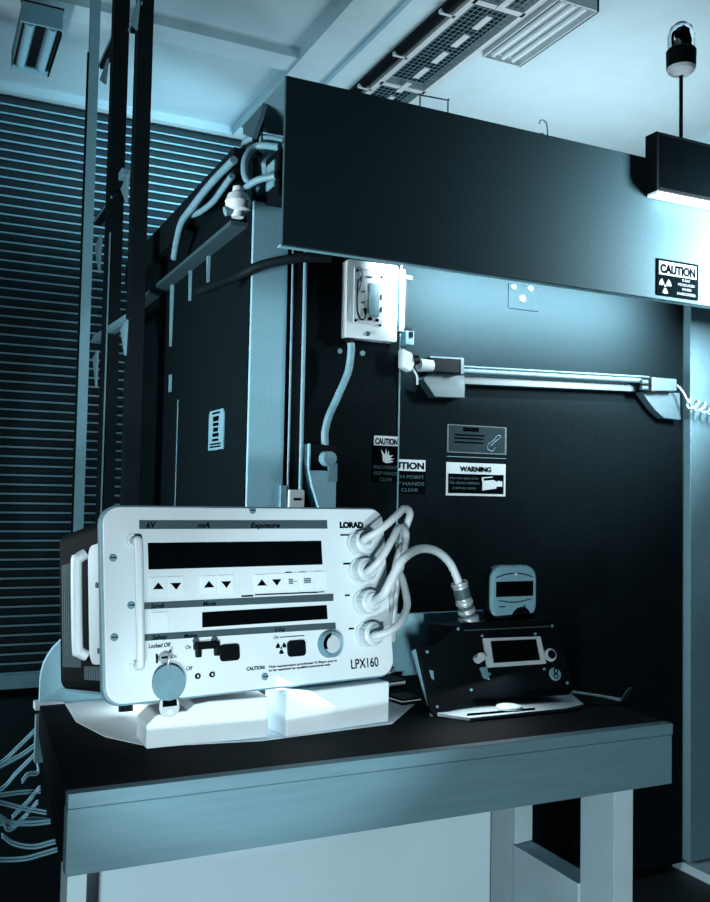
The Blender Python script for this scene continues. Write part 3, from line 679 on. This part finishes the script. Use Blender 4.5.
for cx, cy in ((230,417),(264,413)):
    x, zz = ZL(cx, cy)
    MB().lathe((x, Y0, zz), (0,-1,0), [(0,.0042),(.003,.004),(.003,.0022),(.001,.002)]).build('indicator_ring', 'ink', cu)
    MB().cyl((x, Y0, zz), (x, Y0-.0015, zz), .0022, n=12).build('indicator_lens', 'pale', cu)
x, zz = ZL(541, 341)
kn = MB().lathe((x, Y0, zz), (0,-1,0), [(0,.022),(.010,.0215),(.014,.019),(.012,.015),(.011,0)]).build('knob', 'mid', cu)
kc = MB().lathe((x, Y0, zz), (0,-1,0), [(0.0112,.0150),(.0125,.0140),(.0128,0)]).build('knob_cap', 'pale', kn)
MB().prism([(x+.0185*math.cos(t), Y0-.0128, zz+.0185*math.sin(t)) for t in [math.radians(q_) for q_ in range(95, 215, 12)]]+[(x+.012*math.cos(t), Y0-.0128, zz+.012*math.sin(t)) for t in [math.radians(q_) for q_ in range(215, 95, -12)]], (0,-.0008,0)).build('knob_mark', 'ink', kn)
for cx, cy in ((30,137),(33,325),(73,249),(360,25),(389,418)):
    x, zz = ZL(cx, cy)
    s_ = MB().lathe((x, Y0, zz), (0,-1,0), [(0,.0058),(.0015,.0055),(.003,.004),(.0032,0)]).build('screw', 'mid', cu)
    MB().box((x-.0045, Y0-.0038, zz-.0008), (x+.0045, Y0-.003, zz+.0008)).build('screw_slot', 'ink', s_)
trefoil(pn, *ZL(428, 350), .0095, Y0, 'ink')
# front handle
a_, b_ = ZL(75, 96), ZL(83, 395)
hd = MB().tube([(a_[0], Y0, a_[1]), (a_[0], -.018, a_[1]-.004), (a_[0]+.001, -.026, a_[1]-.016), (b_[0]-.001, -.026, b_[1]+.016), (b_[0], -.018, b_[1]+.004), (b_[0], Y0, b_[1])], .006, n=12).build('handle', 'white', cu)
MB().lathe((a_[0], Y0, a_[1]), (0,-1,0), [(0,.009),(.004,.009),(.004,0)]).build('handle_ferrule', 'white', hd)
MB().lathe((b_[0], Y0, b_[1]), (0,-1,0), [(0,.009),(.004,.009),(.004,0)]).build('handle_ferrule', 'white', hd)
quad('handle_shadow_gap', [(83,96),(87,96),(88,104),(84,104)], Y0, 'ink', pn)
# left flank: vent slots, side handle plate
sx_ = .012
sp = MB().prism([(sx_, y, zz) for y, zz in rrect(.014, .098, .055, .232, .022)], (-.005, 0, 0)).build('side_plate', 'white', cu, .002)
for y, zz in ((.03,.2),(.03,.14),(.03,.09),(.05,.17),(.045,.075)): MB().cyl((sx_-.005, y, zz), (sx_-.008, y, zz), .004, n=10).build('screw', 'grey', sp)
MB().tube([(sx_-.002,.118,.222),(sx_-.012,.118,.216),(sx_-.016,.118,.205),(sx_-.016,.118,.085),(sx_-.012,.118,.074),(sx_-.002,.118,.068)], .0085, n=12).build('side_handle', 'white', cu)
for k in range(9):
    y = .155+.011*k
    MB().box((sx_-.002, y, .05), (sx_+.001, y+.0035, .215)).build('vent_fin', 'grey', cu)
for k in range(10):
    y = .03+.011*k
    MB().box((sx_-.002, y, .032), (sx_+.001, y+.003, .052)).build('vent_fin', 'grey', cu)
MB().box((sx_-.003, .03, .012), (sx_, BD-.01, .016)).build('base_trim', 'mid', cu)
for xx in (.11, bw-.05): MB().cyl((xx, BD-.03, .012), (xx, BD-.03, -.030), .012).build('foot', 'black', cu)
# four connectors
conn = []
for k, (cx, cy) in enumerate(((608,103),(612,168),(622,242),(628,318))):
    x, zz = ZL(cx, cy)
    c_ = MB().lathe((x, Y0, zz), (0,-1,0), [(0,.0215),(.004,.0215),(.004,.018),(.012,.0175),(.014,.019),(.026,.019),(.028,.016),(.034,.013),(.034,0)]).build('connector', 'cable', cu)
    for t in range(0, 360, 20):
        a_ = math.radians(t); MB().box((x+.0188*math.cos(a_)-.001, Y0-.026, zz+.0188*math.sin(a_)-.001), (x+.0188*math.cos(a_)+.001, Y0-.014, zz+.0188*math.sin(a_)+.001)).build('grip_rib', 'pale', c_)
    conn.append(MW @ V((x, Y0-.034, zz)))
wv = lambda u, v, dy: MW @ V((*[ (MI @ PN(u, v, BL+bn*-dy, bn))[i] for i in range(3)],))
cl = [
 ([(364,540,-.055),(380,530,-.075),(395,517,-.07),(404,509,-.05),(410,514,-.03),(404,532,.0),(398,556,.03),(392,585,.06),(388,630,.12)], .0066, 'topmost connector'),
 ([(368,572,-.055),(380,560,-.075),(392,540,-.07),(399,528,-.05),(406,534,-.02),(402,560,.03),(396,590,.08),(390,640,.14)], .0066, 'second connector from the top'),
 ([(372,604,-.055),(384,592,-.075),(396,572,-.07),(404,552,-.03),(407,545,.0)], .0095, 'third connector from the top'),
 ([(374,636,-.055),(388,632,-.07),(400,622,-.06),(407,606,-.03),(405,590,.0),(400,574,.04),(396,584,.08),(392,640,.15)], .0066, 'lowest connector'),
]
for k, (pp, r, nm) in enumerate(cl):
    if k == 2: continue
    pts = [conn[k]] + [wv(*p) for p in pp]
    f = new('signal_cable', pts[0], 'pale looped cable plugged into the '+nm+' of the control unit', 'cable')
    off(MB().tube(pts, r), f).build('jacket', 'cable', f)

# foam blocks below, key tag
def onT(u, v): return P(u, v, Z=ZT)
for k, (u0, v0, u1, v1, lab) in enumerate(((146,750,268,738,'white block with a dipped top edge propping the control unit, nearer the key tag'), (286,738,389,722,'plain white block propping the control unit, nearer the cables'))):
    a_, b_ = onT(u0, v0), onT(u1, v1)
    f = new('foam_block', a_+V((0,0,.0008)), lab, 'block', 'blocks under the control unit'); ang = math.atan2(b_.y-a_.y, b_.x-a_.x); f.rotation_euler[2] = ang
    ln = (b_-a_).length; hh = (.062 if k == 0 else .066)
    if k == 0:
        pr = [(0,0),(ln,0),(ln,hh),(ln*.5,hh),(ln*.38,hh*.96),(ln*.32,hh*.82),(ln*.08,hh*.78),(0,hh*.55)]
    else: pr = [(0,0),(ln,0),(ln,hh),(0,hh)]
    MB().prism([(x, 0, zz) for x, zz in pr], (0, .07, 0)).build('foam', 'paper', f, .003)
    MB().box((ln*.02, .012, hh*.5), (ln*.98, .06, hh*.52)).build('core', 'paper', f)
sh = new('glow_sheet', onT(63,700), 'pale sheet added as the pool of brightness under the control unit', 'paper')
MB().prism([p-sh.location for p in (onT(62,699), onT(76,722), onT(105,737), onT(150,747), onT(262,741), onT(392,724), onT(415,704), onT(330,680), onT(110,688))], (0,0,.0007)).build('sheet', 'paper', sh)  # sheet outline follows the bright inverted shade under the unit
x, zz = ZL(154, 432)
kt = new('key_tag', label='round grey key fob hanging from the key lock of the control unit', cat='key', mw=MW @ Matrix.Translation((x, Y0-.012, zz)))
MB().lathe((0,0,0),(0,-1,0),[(0,0),(0,.0245),(.001,.0255),(.003,.0255),(.004,.0245),(.004,0)], n=32).build('fob','mid',kt)
MB().prism([(a_, .001, b_) for a_, b_ in rrect(-.015,.015,-.048,-.018,.013)], (0,-.003,0)).build('tag','pale',kt,.0005)
MB().box((-.0105,-.0035,-.033),(.0105,-.002,-.024)).build('slot','ink',kt)
MB().cyl((0,-.002,-.041),(0,-.0035,-.041),.0045).build('hole','white',kt)
MB().tube([(0,-.002,.018),(-.002,-.006,.026),(-.001,-.008,.034),(.002,-.006,.042)],.0022).build('key_shank','steel',kt)
# added fill under the unit for the bright pool, no fixture there
area('under_unit_fill', (.46, 1.48, .940), (.38, 1.40, .80), .40, .12, .6)

# ================================================================== SMALL CONSOLE + METER
co = V(onT(437, 717))+V((0,0,.003)); cn_ = V((-.08, -1, 0)).normalized(); tl = math.radians(24)
cnn = (cn_*math.cos(tl)+V((0,0,1))*math.sin(tl)).normalized()
def D(u, v): return PN(u, v, co, cnn)
cs = new('sloped_console', (co.x, co.y, ZT), 'black sloping console with a small framed screen, on the table', 'console')
poly = [(417,648),(438,643),(462,623),(549,618),(557,626),(575,688),(570,694),(476,698),(437,717),(431,712)]
fp = [D(*p) for p in poly]
zmin = min(p.z for p in fp)
lift = max(0, ZT+.002-zmin)
front = off(MB().prism(fp, -cnn*.012), cs).build('front_panel', 'black', cs, .002)
bp = [D(*p) - cnn*.012 for p in [(462,625),(549,620),(556,628),(572,686),(480,694)]]
back = []
mb = MB()
n_ = len(bp); bk = [V((p.x+.01, max(p.y, co.y+.20) if i < 3 else co.y+.20, max(ZT+.001, p.z-.012))) for i, p in enumerate(bp)]
mb.add(bp+bk, [list(range(n_)), list(range(n_, 2*n_))[::-1]]+[(i, n_+i, n_+(i+1) % n_, (i+1) % n_) for i in range(n_)])
off(mb, cs).build('housing', 'black', cs)
def dq(name, pts, mt, par=None, t=.003, y=0, bev=0):
    return off(MB().prism([D(*p)+cnn*y for p in pts], cnn*t), cs).build(name, mt, par or cs, bev)
dq('side_cheek', [(413.5,650),(417,648),(437,717),(433,717)], 'mid', None, .004, -.010)
sf = dq('screen_frame', [(482,639),(539,637),(545,664),(486,668)], 'pale', None, .006, 0, .001)
dq('screen', [(489,642.5),(534,640.5),(538,661),(492,664)], 'glass', sf, .002, .006)
dq('seam', [(464,630),(549,626),(549,627),(464,631)], 'grey', None, .0008)
def dc(name, u, v, r, h, mt, par=None, n=20): 
    p = D(u, v); return off(MB().cyl(p, p+cnn*h, r, r*.9, n=n), cs).build(name, mt, par or cs)
k_ = dc('knob', 477.5, 659, .0085, .016, 'pale'); dc('knob_stem', 483, 656, .005, .008, 'mid')
dq('cable_clip', [(479,668),(486,667),(489,680),(483,678)], 'mid', None, .003)
r_ = dc('push_button', 550, 655, .0125, .004, 'pale'); dc('button_centre', 550.5, 655, .0085, .006, 'black', r_)
r_ = dc('round_badge', 555, 674, .0125, .002, 'mid')
for dv in (-2.6, 2.6):
    p = D(555, 674+dv)+cnn*.003
    off(MB().tube([p+V((.0042*math.cos(t), 0, .0042*math.sin(t))) for t in [k*math.pi/5 for k in range(11)]], .0011, n=6, res=2), cs).build('badge_mark', 'ink', r_)
for u, v in ((458,629),(552,626),(567,683),(471,690),(427,652),(437,707),(482,636),(535,634),(489,674),(544,669)): dc('screw', u, v, .0028, .002, 'mid', n=10)
dq('pointer_mark', [(429,670),(433,671),(434,680),(431,678)], 'mid', None, .001)
# pale ledge in front with slot and oval label
lg = [onT(437,717), onT(478,699), onT(566,693), onT(584,708), onT(567,712), onT(470,722)]
lo = off(MB().prism([p+V((0,0,.001)) for p in lg], (0,0,.006)), cs).build('front_ledge', 'pale', cs, .001)
def lq(name, pts, mt, z0, t): return off(MB().prism([P(*p, Z=ZT+z0) for p in pts], (0,0,t)), cs).build(name, mt, lo)
lq('ledge_slot', [(467,714),(535,708),(535,710),(467,716)], 'ink', .007, .0008)
oc = P(509,708,Z=ZT+.008)
off(MB().add([], []).lathe(oc, (0,0,1), [(0,.0),(0,.024),(.004,.022),(.006,.012),(.006,0)]), cs).build('oval_label', 'white', lo)
area('console_lip_fill', (co.x+.06, co.y-.02, ZT+.075), (co.x+.07, co.y-.08, ZT), .2, .02, .22)  # added source over the ledge, not part of the console

# hand-held meter standing on the console
ym = max(bk[0].y-.12, D(515,620).y+.03)
bmz = D(515,620).z-.008
a_, b_ = P(491, 620, Y=ym), P(537, 565, Y=ym)
hm = new('handheld_meter', ((a_.x+b_.x)/2, ym, a_.z), 'pale rounded hand-held meter with a black screen, standing behind the console', 'meter')
w2, hh = (b_.x-a_.x)/2, b_.z-a_.z
ol = rrect(-w2, w2, 0, hh, w2*.5, 8)
MB().prism([(x, .0, zz) for x, zz in ol], (0, .022, 0)).build('body', 'post', hm, .004)
MB().prism([(x*1.07, .006, zz*1.0-.002) for x, zz in ol], (0, .022, 0)).build('rubber_boot', 'black', hm, .004)
MB().box((-w2*.8, -.0015, hh*.42), (w2*.82, .001, hh*.70)).build('screen', 'glass', hm)
MB().tube([(-w2*.8,0,hh*.78),(-w2*.3,-.001,hh*.84),(w2*.3,-.001,hh*.84),(w2*.8,0,hh*.78)],.0012,n=6).build('groove','grey',hm)
MB().tube([(-w2*.7,0,hh*.35),(0,-.001,hh*.31),(w2*.75,0,hh*.36)],.0012,n=6).build('groove','grey',hm)
MB().cyl((w2*.02,.001,hh*.84),(w2*.02,-.004,hh*.84),.003).build('led','white',hm)
MB().box((-w2*.66,-.001,hh*.225),(-w2*.42,.001,hh*.245)).build('minus_mark','ink',hm)
MB().prism([(w2*.38,0,hh*.21),(w2*.52,0,hh*.21),(w2*.45,0,hh*.26)],(0,-.001,0)).build('arrow_mark','grey',hm)
MB().cyl((w2*.30,-.003,hh*.0),(w2*.30,.004,hh*.0),w2*.42).build('dial','black',hm)
MB().box((-w2*.9,.004,min(-.004, bmz-a_.z)-.03),(w2*.9,.03,.012)).build('cradle','black',hm)

# thick cable from the third connector over to the console gland
g0 = D(472, 620)+V((0,.02,0)); 
Yg = g0.y
pts = [conn[2], wv(384,594,-.07), wv(394,574,-.08), P(404,558,Y=Yg-.12), P(420,549,Y=Yg-.06), P(436,551,Y=Yg-.02), P(449,562,Y=Yg), P(457,578,Y=Yg), P(460,588,Y=Yg)]
f = new('power_cable', pts[0], 'thick pale cable arching from the control unit over to the console gland', 'cable')
off(MB().tube(pts, .0075, n=14), f).build('jacket', 'cable', f)
a_ = P(459,582,Y=Yg); b_ = P(470,624,Y=Yg); ax = (b_-a_); ln = ax.length
gl = new('cable_gland', b_, 'ribbed steel cable gland on the console top', 'gland')
mb = MB().lathe(a_, ax, [(0,.009),(.0,.015),(ln*.06,.0165),(ln*.10,.015),(ln*.42,.015),(ln*.46,.0165),(ln*.52,.0165),(ln*.56,.013),(ln*.62,.013),(ln*.64,.0165),(ln*.72,.0165),(ln*.75,.014),(ln*.8,.014),(ln*.84,.019),(ln,.019),(ln,0)])
off(mb, gl).build('shell', 'steel', gl)
for t0, t1 in ((.14,.38),(.57,.615),(.755,.80)): off(MB().lathe(a_+ax*t0, ax, [(0,.0135),(0,.0152),(ln*(t1-t0),.0152),(ln*(t1-t0),.0135)]), gl).build('band', 'grey', gl)

# ---------------- loose things on the table
q = onT(386, 690); f = new('closed_notebook', q, 'thin black notebook with pale page edges, between the control unit and console', 'notebook')
f.rotation_euler[2] = .25
MB().box((0, -.0, .0),(.055,.16,.003)).build('cover','black',f); MB().box((.002,.002,.003),(.053,.158,.012)).build('pages','pale',f); MB().box((0,0,.012),(.055,.16,.015)).build('cover','black',f)
q = onT(402, 706); f = new('pocket_case', q, 'small black flat case lying in front of the notebook', 'case'); f.rotation_euler[2] = .15
MB().box((0,0,0),(.045,.05,.006)).build('lower_half','black',f,.002); MB().box((0.001,.001,.006),(.044,.049,.0075)).build('seam','pale',f); MB().box((0,0,.0075),(.045,.05,.012)).build('upper_half','black',f,.002)
q = onT(388, 684); f = new('wire_clip', q+V((0,.02,.016)), 'bent bright wire clip lying on the notebook', 'clip')
MB().tube([(0,0,0),(.012,-.008,.004),(.024,.0,.006),(.03,.012,.004),(.02,.018,.002),(.012,.006,.004)],.002,n=6).build('wire','steel',f)
q = onT(568, 694); f = new('paper_strip', q, 'white paper strip with a bent-up end at the corner of the table', 'paper')
e = onT(626, 704)-q
nx = V((-e.y, e.x, 0)).normalized()*.026
pth = [V((0,0,.002)), e*.5+V((0,0,.003)), e*.92+V((0,0,.003)), e*1.10+V((.012,.02,.024))]
for nm, offv in (('strip', V((0,0,0))), ('strip', nx*.15+V((-.004,.002,.0012)))):
    mb = MB()
    for a_, b_ in zip(pth, pth[1:]): mb.prism([a_+offv, b_+offv, b_+offv+nx*.7, a_+offv+nx*.7], (0,0,.0008))
    mb.build(nm, 'paper', f)
q = onT(575, 706); f = new('slim_folder', q, 'thin black folder under the paper strip, beside the console', 'folder')
MB().prism([V((0,0,0)), onT(640,704)-q, onT(600,694)-q, onT(572,697)-q], (0,0,.0016)).build('cover','top',f)

# ================================================================== CABLES HANGING LEFT OF THE TABLE
cb = [
 [(-30,775),(0,762),(20,744),(36,728)], [(-30,780),(0,765),(24,752),(37,742)], [(-30,790),(0,788),(16,772),(28,760),(36,752)],
 [(-30,800),(0,794),(20,791),(40,790)], [(-30,796),(0,801),(20,806),(46,811)], [(-30,800),(0,815),(10,821),(30,822),(50,820)],
 [(12,816),(20,808),(30,798),(40,786)], [(-30,832),(0,822),(12,824),(30,818),(50,819)], [(2,834),(14,842),(34,845),(55,840)],
 [(-30,856),(0,858),(24,857),(40,853),(57,848)], [(22,780),(28,773),(38,770),(36,752),(37,730)], [(-30,812),(0,818),(8,828),(20,820),(38,800)]]
lbs = ['highest of the loose wires left of the table, straight and steep', 'loose wire just beneath the highest one, left of the table', 'loose wire with a kink, left of the table', 'nearly level loose wire left of the table',
  'loose wire sloping gently down towards the table leg', 'loose wire sagging into a shallow bowl left of the table', 'short diagonal wire crossing the tangle left of the table', 'loose wire crossing the sagging wire left of the table',
  'second lowest wire, a short curve left of the table', 'lowest wire, a long curve left of the table', 'wire rising upright along the rear table corner', 'wire with a small loop in the tangle left of the table']
for k, pp in enumerate(cb):
    Yc = YT1+.06+.035*(k % 4)+(.0 if k < 9 else -.02)
    pts = [P(u, v, Y=Yc+.01*i) for i, (u, v) in enumerate(pp)]
    f = new('loose_wire', pts[0], lbs[k], 'wire', 'wires hanging left of the table')
    d = V((0, .004, .0042))
    off(MB().tube(pts, .0022, n=6), f).build('strand', 'wire', f)
    off(MB().tube([p-d for p in pts], .0022, n=6), f).build('strand', 'wire', f)
